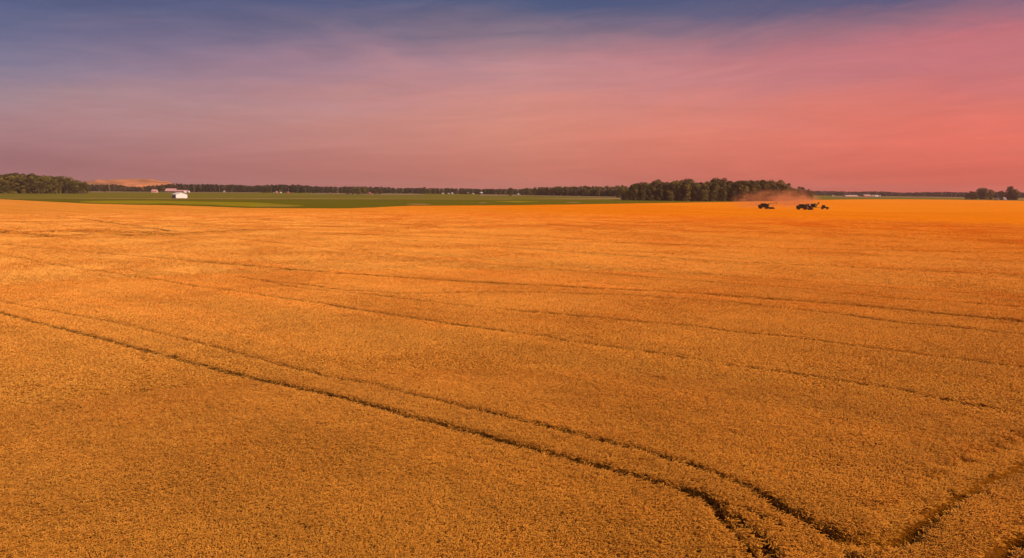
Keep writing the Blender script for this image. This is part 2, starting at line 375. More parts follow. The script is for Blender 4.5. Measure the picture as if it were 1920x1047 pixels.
def scatter(name, label, protos, r0_, r1_, step, seed, hmul=1.0):
    g = np.random.default_rng(seed)
    xs = np.arange(-r1_ * .72, r1_ * .72, step); ys = np.arange(r0_ * .68, r1_, step)
    X, Y = np.meshgrid(xs, ys); X = X.ravel() + g.uniform(-.5, .5, X.size) * step; Y = Y.ravel() + g.uniform(-.5, .5, Y.size) * step
    r = np.hypot(X, Y); a = np.arctan2(X, Y)
    m = (r > r0_) & (r < r1_) & (np.abs(a) < R(43)); X, Y, r = X[m], Y[m], r[m]
    H = height(X, Y); k = H > .22
    if r1_ > 300: k &= g.random(len(X)) > np.clip((r - 255) / 165, 0, 1)
    X, Y, H = X[k], Y[k], H[k]
    n = len(X)
    me = bpy.data.meshes.new(name); me.vertices.add(n)
    me.vertices.foreach_set('co', np.stack([X, Y, np.full(n, -.02)], -1).astype(np.float32).ravel())
    big = vn(X, Y, 6, 9); mid = vn(X, Y, 1.4, 10)
    calm = 1.0 if r1_ < 50 else (.7 if r1_ < 110 else .4)
    z = H * (.90 + calm * ( .12 * (big - .5) + .11 * (mid - .5) + g.normal(0, .02, n))) * hmul
    sc = np.stack([g.uniform(.9, 1.15, n)] * 2 + [z], -1).astype(np.float32)
    at = me.attributes.new('sc', 'FLOAT_VECTOR', 'POINT'); at.data.foreach_set('vector', sc.ravel())
    rot = np.zeros((n, 3), np.float32); rot[:, 2] = g.normal(0, .6, n) + (vn(X, Y, 9, 11) - .5) * 2
    rot[:, 0] = g.normal(0, .05, n); rot[:, 1] = g.normal(0, .05, n)
    at = me.attributes.new('rot', 'FLOAT_VECTOR', 'POINT'); at.data.foreach_set('vector', rot.ravel())
    me.materials.append(M_tuft)
    ob = link(name, me)
    col = bpy.data.collections.new(name + '_plants')
    for p in protos:
        col.objects.link(bpy.data.objects.new('wheat_tuft', p))
    ng = bpy.data.node_groups.new(name + '_spread', 'GeometryNodeTree')
    ng.interface.new_socket('Geometry', in_out='INPUT', socket_type='NodeSocketGeometry')
    ng.interface.new_socket('Geometry', in_out='OUTPUT', socket_type='NodeSocketGeometry')
    N, L = ng.nodes, ng.links
    gi = N.new('NodeGroupInput'); go = N.new('NodeGroupOutput')
    ci = N.new('GeometryNodeCollectionInfo'); ci.inputs['Collection'].default_value = col
    ci.inputs['Separate Children'].default_value = True; ci.inputs['Reset Children'].default_value = True
    ip = N.new('GeometryNodeInstanceOnPoints'); ip.inputs['Pick Instance'].default_value = True
    ri = N.new('FunctionNodeRandomValue'); ri.data_type = 'INT'
    for s_ in ri.inputs:
        if s_.type == 'INT' and s_.name == 'Min': s_.default_value = 0
        if s_.type == 'INT' and s_.name == 'Max': s_.default_value = len(protos) - 1
    a1 = N.new('GeometryNodeInputNamedAttribute'); a1.data_type = 'FLOAT_VECTOR'; a1.inputs['Name'].default_value = 'sc'
    a2 = N.new('GeometryNodeInputNamedAttribute'); a2.data_type = 'FLOAT_VECTOR'; a2.inputs['Name'].default_value = 'rot'
    er = N.new('FunctionNodeEulerToRotation')
    L.new(gi.outputs[0], ip.inputs['Points']); L.new(ci.outputs[0], ip.inputs['Instance'])
    L.new([q for q in ri.outputs if q.type == 'INT'][0], ip.inputs['Instance Index'])
    L.new(a2.outputs[0], er.inputs[0]); L.new(er.outputs[0], ip.inputs['Rotation']); L.new(a1.outputs[0], ip.inputs['Scale'])
    L.new(ip.outputs[0], go.inputs[0])
    md = ob.modifiers.new('plants', 'NODES'); md.node_group = ng
    tag(ob, label, 'wheat', None, 'stuff')
    print(name, n)
    return ob
near = [tuft_mesh('wheat_tuft', 24, .20, .011, 100 + i) for i in range(6)]
midp = [tuft_mesh('wheat_tuft', 26, .28, .016, 200 + i, M_tuft_mid, even=.7) for i in range(5)]
farp = [tuft_mesh('wheat_tuft', 34, .52, .027, 300 + i, M_tuft_far, even=.45) for i in range(5)]
far2 = [tuft_mesh('wheat_tuft', 44, .9, .05, 400 + i, M_tuft_far, even=.45) for i in range(4)]
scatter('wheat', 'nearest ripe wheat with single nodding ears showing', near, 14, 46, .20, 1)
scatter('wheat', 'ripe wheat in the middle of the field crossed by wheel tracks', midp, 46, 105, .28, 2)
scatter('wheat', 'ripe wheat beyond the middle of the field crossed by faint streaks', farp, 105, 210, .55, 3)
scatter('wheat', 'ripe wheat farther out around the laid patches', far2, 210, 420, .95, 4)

# ------------------------------------------------------------------ ground and green fields
M_soil = mat('soil', (.10, .055, .03), 1, .3, .5)
def field_mat(name, c1, c2, sc=.004, stretch=(1, 4, 1)):
    return mat(name, c1, 1.0, scale=sc, col2=c2, stretch=stretch, spec=0.0)
M_green = field_mat('soybean_leaf', (.185, .145, .018), (.140, .112, .012), .012)
M_dark = field_mat('dark_green_crop', (.110, .096, .006), (.145, .112, .006), .02)
M_yel = field_mat('yellow_green_weeds', (.32, .235, .008), (.19, .145, .008), .05)
M_tan = field_mat('dry_grass', (.42, .22, .09), (.22, .14, .05), .05)
M_pale = field_mat('pale_far_field', (.30, .19, .10), (.17, .12, .05), .008)
me = quads('ground', [(-9000, -200, 0), (9000, -200, 0), (9000, 9000, 0), (-9000, 9000, 0)], M_green)
tag(link('ground', me), 'flat green soybean land behind the wheat', 'ground', None, 'structure')
lay = [0]
def strip(name, m, pts, label=None, kind='structure', z=None):
    """pts: (px, near py, far py) along the strip, laid on the ground"""
    if z is None: lay[0] += 1; z = .03 + .02 * lay[0]
    v = []
    for x, yn, yf in pts: v += [gp(x, yn, z), gp(x, yf, z)]
    me = bpy.data.meshes.new(name); me.from_pydata(v, [], [(2 * i, 2 * i + 2, 2 * i + 3, 2 * i + 1) for i in range(len(pts) - 1)]); me.materials.append(m)
    o = link(name, me); tag(o, label, 'field' if 'path' not in name else 'path', None, kind); return o
strip('field', M_dark, [(-300, 379, 369.5), (0, 378, 371.8), (160, 385, 373.4), (460, 392, 374), (700, 392, 374.2), (960, 388, 374.4), (1160, 385, 375), (1300, 384, 377.3)], 'dark green crop between wheat and the track')
strip('path', M_tan, [(-200, 370.2, 369.4), (0, 372.1, 371.4), (300, 373.3, 372.2), (500, 373.3, 372.2), (680, 373.6, 372.8), (960, 374.2, 373.6)], 'pale dirt track crossing the green fields')
strip('field', M_yel, [(150, 379.5, 378), (200, 382, 376.6), (300, 382, 376.5), (360, 381, 378), (420, 386, 379), (480, 388, 380), (540, 387, 384), (570, 386, 385.4)], 'yellow green weedy patch at the wheat edge')
strip('field', M_yel, [(300, 381, 380), (360, 384, 380.5), (420, 384, 382), (470, 386, 383)], 'small bright weedy patch')
strip('field', M_tan, [(480, 386.9, 386.5), (520, 387.8, 386.8), (545, 387.8, 387), (562, 387.4, 387)], 'bare tan patch left of centre')
strip('field', M_tan, [(762, 383.0, 382.6), (775, 384, 382.2), (795, 384.2, 382.6), (808, 383.4, 383)], 'bare tan patch at the field edge')
strip('field', M_tan, [(895, 380.8, 380.4), (905, 381.2, 379.9), (915, 380.8, 380.4)], 'small bare patch')
strip('field', M_yel, [(930, 378.4, 377.6), (970, 380, 377.2), (1010, 378.6, 378)], 'light green weedy patch before the lone tree')
strip('field', M_tan, [(1060, 380.2, 379.7), (1075, 380.6, 379), (1090, 380, 379.6)], 'bare patch before the middle wood')
strip('field', M_tan, [(1010, 373, 372.5), (1080, 374.2, 372.6), (1160, 373.8, 371.8), (1170, 373.6, 372)], 'dry grass strip before the middle wood')
strip('field', M_pale, [(-200, 359.4, 357), (200, 361.4, 358.5), (300, 361.4, 359), (440, 362, 360), (490, 362.2, 361)], 'pale far field by the farm buildings')
strip('field', M_pale, [(580, 364.6, 362.6), (650, 365, 362.4), (720, 366, 362.4), (795, 366, 364)], 'pale far field under the tree line')
strip('field', M_pale, [(900, 367.4, 365), (1000, 367.6, 365.2), (1160, 370.6, 368)], 'pale field by the middle wood')
strip('field', M_pale, [(1560, 370.4, 368.2), (1700, 370.4, 368.6), (1820, 371.6, 369), (2000, 374, 371)], 'pale far field under the right tree line')
strip('field', M_tan, [(1900, 374.8, 373.2), (1990, 376, 374)], 'orange far field at right edge')

# ------------------------------------------------------------------ mound behind the tree line
M_hill = mat('bare_orange_soil', (.54, .195, .078), 1, scale=.016, col2=(.24, .105, .045), bump=.5, stretch=(1, 1, 3))
n = 60; D0 = 2250.
hx = np.linspace(-1, 1, n); HX, HY = np.meshgrid(hx, hx)
prof = np.interp(HX, [-1, -.82, -.5, -.25, .1, .35, .6, .82, 1], [0, 12, 24, 27, 30, 29, 22, 11, 0])
HZ = prof * np.clip(1.25 - np.abs(HY) ** 2 * 1.25, 0, 1) + (vn(HX, HY, .12, 1) - .5) * 7 * (prof > 1) - .5
pc = gp(238, 355); az = az_of(240)
cx, cy = D0 * math.sin(az) , D0 * math.cos(az)
ca, sa = math.cos(-az), math.sin(-az)
lx, ly = HX * 172, HY * 170
hv = np.stack([cx + lx * ca - ly * sa, cy + lx * sa + ly * ca, HZ], -1).reshape(-1, 3)
i = np.arange(n * n).reshape(n, n)
hm = quads('hill', hv, M_hill, faces=np.stack([i[:-1, :-1], i[:-1, 1:], i[1:, 1:], i[1:, :-1]], -1).reshape(-1, 4))
hm.shade_smooth(); tag(link('hill', hm), 'bare orange earth mound behind the left tree line', 'hill', None, 'structure')

# ------------------------------------------------------------------ trees
M_bark = mat('bark', (.10, .065, .04), 1, .3, 4)
LEAF = (.165, .120, .018); LEAF2 = (.062, .046, .008)
M_leaf = mat('leaf', LEAF, .75, scale=.35, col2=LEAF2, objrand=.38, tone=.75, spec=.15)
M_leaf_far = mat('far_leaf', (.085, .062, .022), .8, scale=.05, col2=(.048, .038, .016), tone=.35, spec=.2)
def crown_verts(seed, H=20., Rr=5.5, nb=30, nl=90, leaf=.8, base=.14, shape='round'):
    g = np.random.default_rng(seed); V = []; T = []
    for k in range(nb):
        t = base + (.93 - base) * (k + .5) / nb
        if shape == 'round': rr = math.sqrt(max(.45 if t < .3 else .05, 1 - ((t - .5) / .55) ** 2))
        elif shape == 'tall': rr = .75 * (1.15 - t) ** .6
        else: rr = 1.05 * math.sqrt(max(.02, 1 - (max(t, .35) - .35) ** 2 / .45))
        a = k * 2.4 + g.normal(0, .4); q = Rr * rr * (.45 + .35 * g.random())
        br = Rr * (.30 + .26 * g.random())
        c = np.array([q * math.cos(a), q * math.sin(a), t * H])
        d = g.normal(size=(nl, 3)); d /= np.linalg.norm(d, axis=1)[:, None]; d[:, 2] = np.abs(d[:, 2]) * .9 - .25 * g.random(nl)
        d /= np.linalg.norm(d, axis=1)[:, None]
        p = c + d * br * np.array([1, 1, .8]) * (.72 + .36 * g.random((nl, 1)))
        nrm = d + g.normal(0, .45, (nl, 3)); nrm /= np.linalg.norm(nrm, axis=1)[:, None]
        ax = np.cross(nrm, g.normal(size=(nl, 3))); ax /= np.linalg.norm(ax, axis=1)[:, None]; bx = np.cross(nrm, ax)
        s = leaf * (.55 + .7 * g.random((nl, 1)))
        V.append(np.stack([p - ax * s * .5, p - bx * s * .35, p + ax * s * .5, p + bx * s * .35], 1).reshape(-1, 3))
        T.append(np.clip(g.random() * .75 + g.random(nl) * .25, 0, 1))
    return np.concatenate(V), np.concatenate(T)
def make_tree(seed, H, Rr, nb, nl, leaf, base, shape, name='tree'):
    root = empty(name, (0, 0, -500))
    t = MB(); g = random.Random(seed)
    t.tube([(0, 0, -.3), (.1, 0, H * .2), (.25, .1, H * .45), (.1, .2, H * .7)], [H * .020, H * .015, H * .011, H * .005], 7)
    for k in range(6):
        a = k * 1.1 + g.random(); z = H * (.2 + .07 * k); l = Rr * .7
        t.tube([(0.1, 0, z), (l * .5 * math.cos(a), l * .5 * math.sin(a), z + l * .45), (l * math.cos(a), l * math.sin(a), z + l * .8)], [H * .008, H * .005, H * .002], 5)
    t.build('trunk', M_bark, root)
    V, T = crown_verts(seed, H, Rr, nb, nl, leaf, base, shape)
    link('crown', quads('crown', V, M_leaf, tone=T), root)
    return root
protos = [make_tree(1, 20, 7.2, 28, 130, 1.0, -.01, 'round'), make_tree(2, 20, 5.8, 28, 120, .95, -.01, 'tall'), make_tree(3, 20, 8.0, 28, 130, 1.05, .04, 'dome'),
          make_tree(4, 20, 6.6, 24, 130, 1.0, -.02, 'round'), make_tree(5, 20, 7.6, 28, 130, 1.0, .0, 'dome'), make_tree(6, 20, 5.8, 22, 130, .95, -.02, 'round')]
def tree(px, base_py, top_py, label, k=None, wide=1.0, cat='tree', group=None, back=0.0, name='tree'):
    p = gp(px, base_py); s0 = p.y / F
    if back:
        q = Vector((p.x, p.y, 0)).normalized() * back; p = p + q
    h = (base_py - top_py) * s0 * (p.y / (p.y - (q.y if back else 0))) if back else (base_py - top_py) * s0
    if back:  # stand behind: top must reach same ray
        d = ray(px, top_py); tt = p.y / d.y; h = CZ + d.z * tt
    k = random.randrange(len(protos)) if k is None else k
    o = copy_thing(protos[k], p, random.random() * 6.28, (h / 20 * wide, h / 20 * wide, h / 20))
    o.name = name; tag(o, label, cat, group); return o

def wood(x0, x1, basef, topf, spacing_m, rows, row_gap, labels, group, wide=1.0, ragged=.10, named=None):
    named = dict(named or {}); used = set()
    for rI in range(rows):
        px = x0
        while px < x1:
            p = gp(px, basef(px)); step = spacing_m * F / p.y * random.uniform(.75, 1.25)
            b = basef(px); t = topf(px)
            f = random.uniform(.48, 1.0) if rI == 0 else random.uniform(.84, 1.07)
            if rI == 1: f = random.uniform(.78, 1.02)
            top = b - (b - t) * f
            lab = labels[rI]
            for kx in sorted(named):
                if rI == 0 and abs(px - kx) < step * .6 and kx not in used:
                    used.add(kx); lab = named[kx]; break
            tree(px, b, top, lab, wide=wide * random.uniform(.85, 1.2), group=group, back=rI * row_gap + random.uniform(0, row_gap * .5))
            px += step
def interp(pts):
    xs = [p[0] for p in pts]; ys = [p[1] for p in pts]
    return lambda x: float(np.interp(x, xs, ys))
wood(1172, 1496, interp([(1165, 376), (1330, 378), (1400, 378), (1500, 376.5)]),
     interp([(1165, 352), (1172, 349), (1182, 345.5), (1196, 342.5), (1214, 343), (1228, 339.5), (1260, 340), (1280, 339), (1300, 339), (1312, 337), (1340, 337.5), (1366, 337), (1380, 338), (1396, 339), (1437, 338.5), (1443, 340), (1458, 340), (1470, 343), (1482, 352), (1500, 356)]),
     11.5, 4, 11, ['tree in the front row of the wood behind the combines, crown down to the field', 'tree in the second row of the wood behind the combines, dark crown half hidden',
                 'tree deep inside the wood behind the combines, only its upper crown showing', 'tree at the back of the wood behind the combines, its top on the skyline'],
     'trees of the big wood right of centre',
     named={1174: 'leftmost front tree of the big wood, beside the small white shed', 1330: 'broad yellow green tree in the front middle of the big wood', 1365: 'bright olive crowned tree just left of the dust'})
tree(1501, 374.5, 350.5, 'round lone crowned tree standing out right of the big wood', k=3)
tree(1513, 374.2, 355.5, 'lower dark tree right of the round crowned one past the big wood', k=5)
tree(1489, 375, 355.8, 'low tree in the gap between the big wood and the round crowned tree', k=5)
tree(1521, 374, 359, 'smallest last tree at the right end of the big wood', k=3)
wood(-110, 166, interp([(-110, 361), (0, 363), (170, 363.5)]),
     interp([(-110, 330), (0, 329), (25, 327), (45, 326.5), (60, 328.5), (75, 327.8), (88, 332), (106, 331), (116, 333), (130, 332), (140, 335), (152, 340), (160, 341), (166, 345), (172, 349)]),
     12, 4, 12, ['tree in the front row of the far left wood, crown down to the green field', 'tree in the second row of the far left wood, half hidden',
                  'tree deep inside the far left wood, only its crown showing', 'tree at the back of the far left wood, its top on the skyline'], 'trees of the far left wood',
     named={18: 'light green tree low in the front of the far left wood', 160: 'last tree at the right end of the far left wood'})
wood(980, 1168, interp([(975, 366.5), (1165, 369.5)]), interp([(975, 354.5), (985, 353), (1000, 351.5), (1012, 350.5), (1040, 350), (1060, 350.5), (1100, 349), (1168, 348.5)]),
     8.5, 3, 10, ['front tree of the even middle wood, dark foot and paler crown', 'tree behind the front row of the even middle wood', 'tree at the back of the even middle wood, top on the skyline'],
     'trees of the even wood in the middle distance', wide=.85, ragged=.05)
tree(957, 367.5, 352.3, 'lone round tree standing apart left of the middle wood', k=3, wide=.95)
tree(197, 360.6, 352.5, 'small round tree alone in the field left of the pole before the mound', k=3, wide=1.0)
# farmstead trees at the right
for px, b, t, lab, k, w in [(1813, 374.3, 361.5, 'low tree at the left end of the right hand clump', 5, 1.2), (1821, 374.5, 359, 'lighter round tree second in the right hand clump', 3, 1.1),
                            (1828, 374.6, 363, 'dark bushy tree low in the right hand clump', 4, 1.1),
                            (1838, 374.6, 353.5, 'broad tall tree third in the right hand clump', 2, 1.0), (1845, 374.7, 354, 'tall tree joined to the broad one in the right hand clump', 4, .9),
                            (1857, 374.8, 356.5, 'medium tree left of the farm pole', 0, .9), (1867, 375, 366, 'low dark tree beside the farm pole', 5, 1.5),
                            (1875, 374.6, 358.5, 'dark tree just behind the grey farm roof', 4, .9), (1882, 374.8, 361, 'dark tree behind the white farm shed', 3, .9),
                            (1892, 375.2, 350, 'tallest tree of the right hand clump with a pointed top', 1, 1.15), (1899, 375.3, 355, 'tall tree right beside the pointed one', 0, 1.0),
                            (1905, 375.4, 358.5, 'last rounded tree at the right end of the clump', 5, 1.1)]:
    tree(px, b, t, lab, k, w)
# darker trees around far farmsteads
for px, b, t, lab in [(498, 361.8, 350.5, 'dark tree left of the red farm houses'), (507, 361.6, 351, 'rounded tree left of the red farm houses'), (555, 361.8, 352, 'dark tree right of the red farm houses'),
                      (563, 361.8, 350.5, 'broad tree right of the red farm houses'), (652, 364.4, 352, 'first dark tree of the clump left of the red shed'),
                      (662, 364.6, 351.5, 'second dark tree of the clump left of the red shed'), (672, 364.8, 351.5, 'dark tree behind the red shed'),
                      (683, 364.8, 351, 'dark tree touching the red shed'), (704, 364.8, 352.5, 'brownish round tree right of the red shed'), (712, 364.6, 354, 'small brownish tree farthest right of the red shed'),
                      (795, 364.4, 351, 'tree rising above the far tree line in the middle'), (924, 365, 355, 'rounded tree between the long white shed and the lone tree'),
                      (936, 365.6, 356.5, 'small rounded tree left of the lone tree'), (1656, 368.6, 361.8, 'dark tree behind the far right sheds'), (1650, 368.5, 363, 'small dark tree between the far right sheds'),
                      (1677, 368.8, 366, 'little bush right of the far right sheds'), (1617, 368.4, 363.6, 'small dark tree left of the red roofed far barn'),
                      (282, 359.8, 350.5, 'dark tree behind the pink roofed house'), (306, 360.5, 352, 'dark tree left of the grey pink roofed barn'), (316, 361, 353.5, 'dark tree touching the grey pink roofed barn')]:
    tree(px, b, t, lab, wide=1.15)
for p_ in protos:
    for c in list(p_.children): bpy.data.objects.remove(c)
    bpy.data.objects.remove(p_)

# far tree lines: one mass each
low = [crown_verts(60 + k, 18, 6.0, 11, 46, 1.9, .02, ['round', 'dome', 'tall'][k % 3]) for k in range(5)]
def mass(name, label, x0, x1, basef, topf, dist, rows, gap=11, sp=9):
    V, T = [], []
    a0, a1 = az_of(x0), az_of(x1)
    for rI in range(rows):
        px = x0
        while px < x1:
            az_ = az_of(px); d = dist + rI * gap + random.uniform(0, gap)
            X, Y = d * math.sin(az_), d * math.cos(az_)
            ry = ray(px, topf(px)); h = CZ + ry.z * (Y / ry.y)
            h *= random.uniform(.80, 1.02) if rI == 0 else random.uniform(.9, 1.04)
            v, t = low[random.randrange(5)]
            s = h / 18; a = random.random() * 6.28; k = max(s, .75) * random.uniform(.9, 1.25)
            w = np.empty_like(v); w[:, 0] = X + (v[:, 0] * math.cos(a) - v[:, 1] * math.sin(a)) * k
            w[:, 1] = Y + (v[:, 0] * math.sin(a) + v[:, 1] * math.cos(a)) * k; w[:, 2] = v[:, 2] * s
            V.append(w); T.append(np.clip(t * .6 + random.random() * .4, 0, 1))
            px += sp * F / Y * random.uniform(.7, 1.3)
    o = link(name, quads(name, np.concatenate(V), M_leaf_far, tone=np.concatenate(T)))
    tag(o, label, 'woods', None, 'stuff')
ltop = interp([(-200, 340), (150, 348), (170, 347), (186, 345), (200, 346.5), (215, 346), (226, 345.5), (238, 350), (262, 350), (285, 348), (300, 346.5), (325, 345), (400, 345.5), (440, 346), (470, 348), (490, 348), (510, 346.5),
               (560, 346.5), (580, 348), (600, 350), (640, 350), (660, 350), (730, 350.8), (745, 352.8), (775, 352.5), (800, 353), (860, 352.8), (900, 354), (960, 354.4), (1010, 354.6)])
mass('far_woods', 'long dark tree line behind the green fields left of centre', 150, 1010, None, ltop, 1640, 3)
rtop = interp([(1490, 357.8), (1540, 358), (1600, 359.5), (1650, 359), (1690, 361), (1740, 360.3), (1770, 359.8), (1810, 360.8), (1870, 360), (1920, 361), (2100, 363)])
mass('far_woods', 'low hazy purple tree line on the right horizon', 1490, 2080, None, rtop, 2850, 3, gap=20, sp=11)

# ------------------------------------------------------------------ buildings
M_white = mat('white_sheet_metal', (.86, .80, .76), .5, .06, .6)
M_whroof = mat('white_metal_roof', (.84, .74, .66), .4, .08, .5)
M_pink = mat('faded_red_metal_roof', (.60, .30, .27), .5, .25, .5)
M_red = mat('red_painted_boards', (.50, .12, .08), .7, .2, 1)
M_brownw = mat('weathered_boards', (.22, .13, .10), .9, .25, 1)
M_dkdoor = mat('dark_opening', (.02, .015, .015), .9)
M_glass = mat('window_glass', (.03, .03, .04), .15)
M_conc = mat('concrete_footing', (.35, .28, .22), .9, .2, 2)
M_galv = mat('galvanised_steel', (.62, .55, .50), .35, .1, 2, metal=.6)
def barn(name, p, rz, W, L, wh, rh, wallm, roofm, label, cat='barn', doors=(), windows=(), eave=.35, group=None, chimney=False, open_door=None):
    """gable end at local -Y (front), length runs +Y; p = centre of the front gable foot"""
    root = empty(name, p, rz); tag(root, label, cat, group)
    w = MB(); hw = W / 2
    prof = [(-hw, 0), (hw, 0), (hw, wh), (0, wh + rh), (-hw, wh)]
    w.prism(prof, 0, L).build('wall', wallm, root)
    th = .16; sl = rh / hw
    r = MB()
    for s in (-1, 1):
        e = hw + eave
        pr = [(s * e, wh - sl * eave + .03), (0, wh + rh + .03), (0, wh + rh + .03 + th), (s * e, wh - sl * eave + .03 + th)]
        r.prism(pr, -eave, L + eave)
    ro = r.build('roof', roofm, root)
    rc = MB(); rc.box((0, L / 2, wh + rh + .05 + th), (.5, L + 2 * eave + .04, .1)); rc.build('ridge_cap', roofm, ro)
    b = MB()
    b.box((0, -.03, .15), (W + .08, .06, .3)).box((-hw - .03, L / 2, .15), (.06, L, .3)).box((hw + .03, L / 2, .15), (.06, L, .3)); b.build('footing', M_conc, root)
    for kind, x, z, ww, hh, m in doors:      # on front gable
        d = MB().box((x, -.05, z + hh / 2), (ww, .1, hh)).build('door', m, root)
        MB().box((x + ww * .35, -.13, z + hh * .45), (.08, .06, .3)).build('handle', M_galv, d)
    for side, t, z, ww, hh in windows:       # side: L, R, F
        if side == 'F': fr = MB().box((t, -.04, z), (ww + .2, .08, hh + .2)).build('window', M_white, root); MB().box((t, -.09, z), (ww, .03, hh)).build('pane', M_glass, fr)
        else:
            s = -1 if side == 'L' else 1
            fr = MB().box((s * (hw + .04), t, z), (.08, ww + .2, hh + .2)).build('window', M_white, root); MB().box((s * (hw + .09), t, z), (.03, ww, hh)).build('pane', M_glass, fr)
    if chimney:
        MB().box((W * .15, L * .6, wh + rh + .2), (.7, .7, 1.8)).build('chimney', M_red, ro)
    return root
# the white barn in the green field
pb = gp(340.8, 372.2)
rz_b = math.atan2(.62, .78)   # front (-Y) turned towards the camera's right
hb = barn('barn', pb, rz_b, 11.2, 17.5, 4.1, 2.0, M_white, M_whroof, 'white metal barn with low gable roof standing alone in the green field',
     doors=(), eave=.45)
MB().box((-5.62 - .06, 8.5, 1.75), (.12, 14.5, 3.0)).build('side_shade_panel', mat('lilac_wall_shade', (.34, .27, .33), .6, .1, 1), hb)  # shaded left wall painted as a lilac panel over the white
MB().box((5.60 + .06, .25, 2.0), (.14, .5, 4.0)).build('corner_strip', mat('dark_brown_strip', (.08, .05, .04), .7), hb)  # narrow dark strip at the right front corner
MB().box((3.6, -.05, 1.05), (1.0, .1, 2.1)).build('door', M_white, hb)
# older barn with faded roof behind
p = gp(330, 360.8)
o = barn('barn', gp(331, 361.2), rz_b + R(60) , 13, 19, 3.0, 4.6, M_brownw, M_pink, 'old barn with large faded pink metal roof behind the white barn', eave=.5, windows=(('R', 5, 1.8, 1, 1), ('R', 13, 1.8, 1, 1)))
o = barn('shed', gp(352, 361.6), rz_b + R(48), 9, 24, 2.6, 2.4, M_pink, M_pink, 'long low shed with faded red roof right of the old barn', cat='shed', eave=.4, doors=(('d', 0, 0, 2.4, 2.4, M_dkdoor),))
# white rounded store at its right end
root = empty('grain_bin', gp(354.2, 361.8)); tag(root, 'small white round topped grain bin at the right end of the pink sheds', 'grain bin')
t = MB(); t.tube([(0, 0, 0), (0, 0, 3.6)], 1.5, 20); t.build('wall', M_white, root, smooth=False)
t = MB(); t.tube([(0, 0, 3.62), (0, 0, 4.2), (0, 0, 4.6)], [1.62, .9, .25], 20); t.build('roof', M_galv, root)
MB().box((.2, -1.52, 1.1), (.9, .12, 1.9)).build('door', M_galv, root)
root = empty('grain_bin', gp(346.5, 361.8)); tag(root, 'squat cream grain bin standing between the pink shed and the dark doorway', 'grain bin')
t = MB(); t.tube([(0, 0, 0), (0, 0, 2.6)], 2.8, 20); t.build('wall', M_whroof, root)
t = MB(); t.tube([(0, 0, 2.62), (0, 0, 3.4), (0, 0, 3.8)], [2.95, 1.2, .3], 20); t.build('roof', M_whroof, root)
MB().box((.2, -2.82, 1.1), (.9, .12, 1.9)).build('door', M_galv, root)
# pink roofed house left
barn('house', gp(295, 362), rz_b + R(55), 8, 9, 2.8, 3.2, mat('peach_siding', (.72, .42, .28), .7, .1, 1), M_pink, 'small peach walled house with pink roof left of the old barn', cat='house',
     doors=(('d', 1, 0, 1, 2.1, M_dkdoor),), windows=(('R', 2.5, 1.6, 1, 1.1), ('R', 6.5, 1.6, 1, 1.1)), chimney=True)
def small(px, py, wpx, hpx, wallm, roofm, label, cat='house', rz=None, name=None, L=None, chimney=False):
    p = gp(px, py); k = p.y / F; W = wpx * k; Hh = hpx * k
    rz_ = rz_b if rz is None else rz
    name = name or cat
    return barn(name, p, rz_, W * .8, L or max(5, W * .7), Hh * .62, Hh * .38, wallm, roofm, label, cat=cat, eave=.25, doors=(('d', 0, 0, min(1.4, W * .25), min(2.2, Hh * .5), M_dkdoor),),
                windows=(('L', 2, Hh * .38, .9, .9), ('R', 2, Hh * .38, .9, .9)), chimney=chimney)
small(259.3, 359.8, 2.6, 3.2, M_white, M_whroof, 'tiny white shed, left one of a pair under the mound', 'shed')
small(264.5, 359.9, 4.2, 3.6, M_white, M_whroof, 'small white house, right one of a pair under the mound', 'house', chimney=True)
small(281.3, 359.9, 2.6, 2.4, M_white, M_whroof, 'tiny white shed left of the pink roofed house', 'shed')
small(421.5, 361, 5, 4, M_white, M_pink, 'lone little white house with pinkish roof right of the white barn', 'house', chimney=True)
small(519.7, 362.4, 4.6, 3.6, mat('salmon_siding', (.75, .30, .2), .7, .1, 1), M_pink, 'salmon coloured house, left one of the two red farm houses', 'house', chimney=True)
small(527.3, 362.8, 3, 2.6, M_white, M_whroof, 'tiny white shed between the two red farm houses', 'shed')
small(541.5, 362.8, 6, 3, M_red, M_pink, 'low wide red house, right one of the two red farm houses', 'house')
small(514, 362.4, 1.6, 1.6, M_white, M_galv, 'tiniest grey shed left of the salmon house', 'shed')
small(622, 364.4, 3, 2, M_red, M_pink, 'tiny red shed alone on the pale far field', 'shed')
small(694.5, 364.8, 5, 4, M_red, M_pink, 'red shed among the dark tree clump', 'shed')
small(830.8, 364.6, 2.4, 2.6, M_white, M_whroof, 'tiny white shed left of the middle farm', 'shed')
small(842.2, 364.4, 2.2, 2.4, M_whroof, M_whroof, 'tiny cream house with its foot hidden in the middle farm trees', 'house')
small(848.6, 364.6, 3, 3.4, M_white, M_whroof, 'small white house left end of the middle farm', 'house')
small(879, 364.5, 5, 3.6, mat('tan_siding', (.5, .32, .2), .8, .1, 1), M_whroof, 'tan house in the middle farm left of the long shed', 'house')
small(888, 365, 5, 2.6, mat('sand_siding', (.55, .4, .24), .8, .1, 1), M_conc, 'low sand coloured garage in the middle farm', 'garage')
small(905.5, 364.8, 9, 4, M_brownw, M_white, 'long brown shed with bright white roof', 'shed', rz=R(95), L=8)
small(972.6, 366, 2.2, 3.2, M_white, M_whroof, 'tiny white shed at the left foot of the middle wood', 'shed')
small(1168, 371.8, 3.6, 4.6, M_white, M_brownw, 'small white shed at the left corner of the big wood', 'shed')
small(1563.2, 368.6, 2.2, 2.6, M_white, M_whroof, 'tiny white shed right of the big wood far away', 'shed')
small(1581.5, 368.6, 3.4, 2, M_pink, M_pink, 'short pink shed left of the long poultry sheds', 'shed')
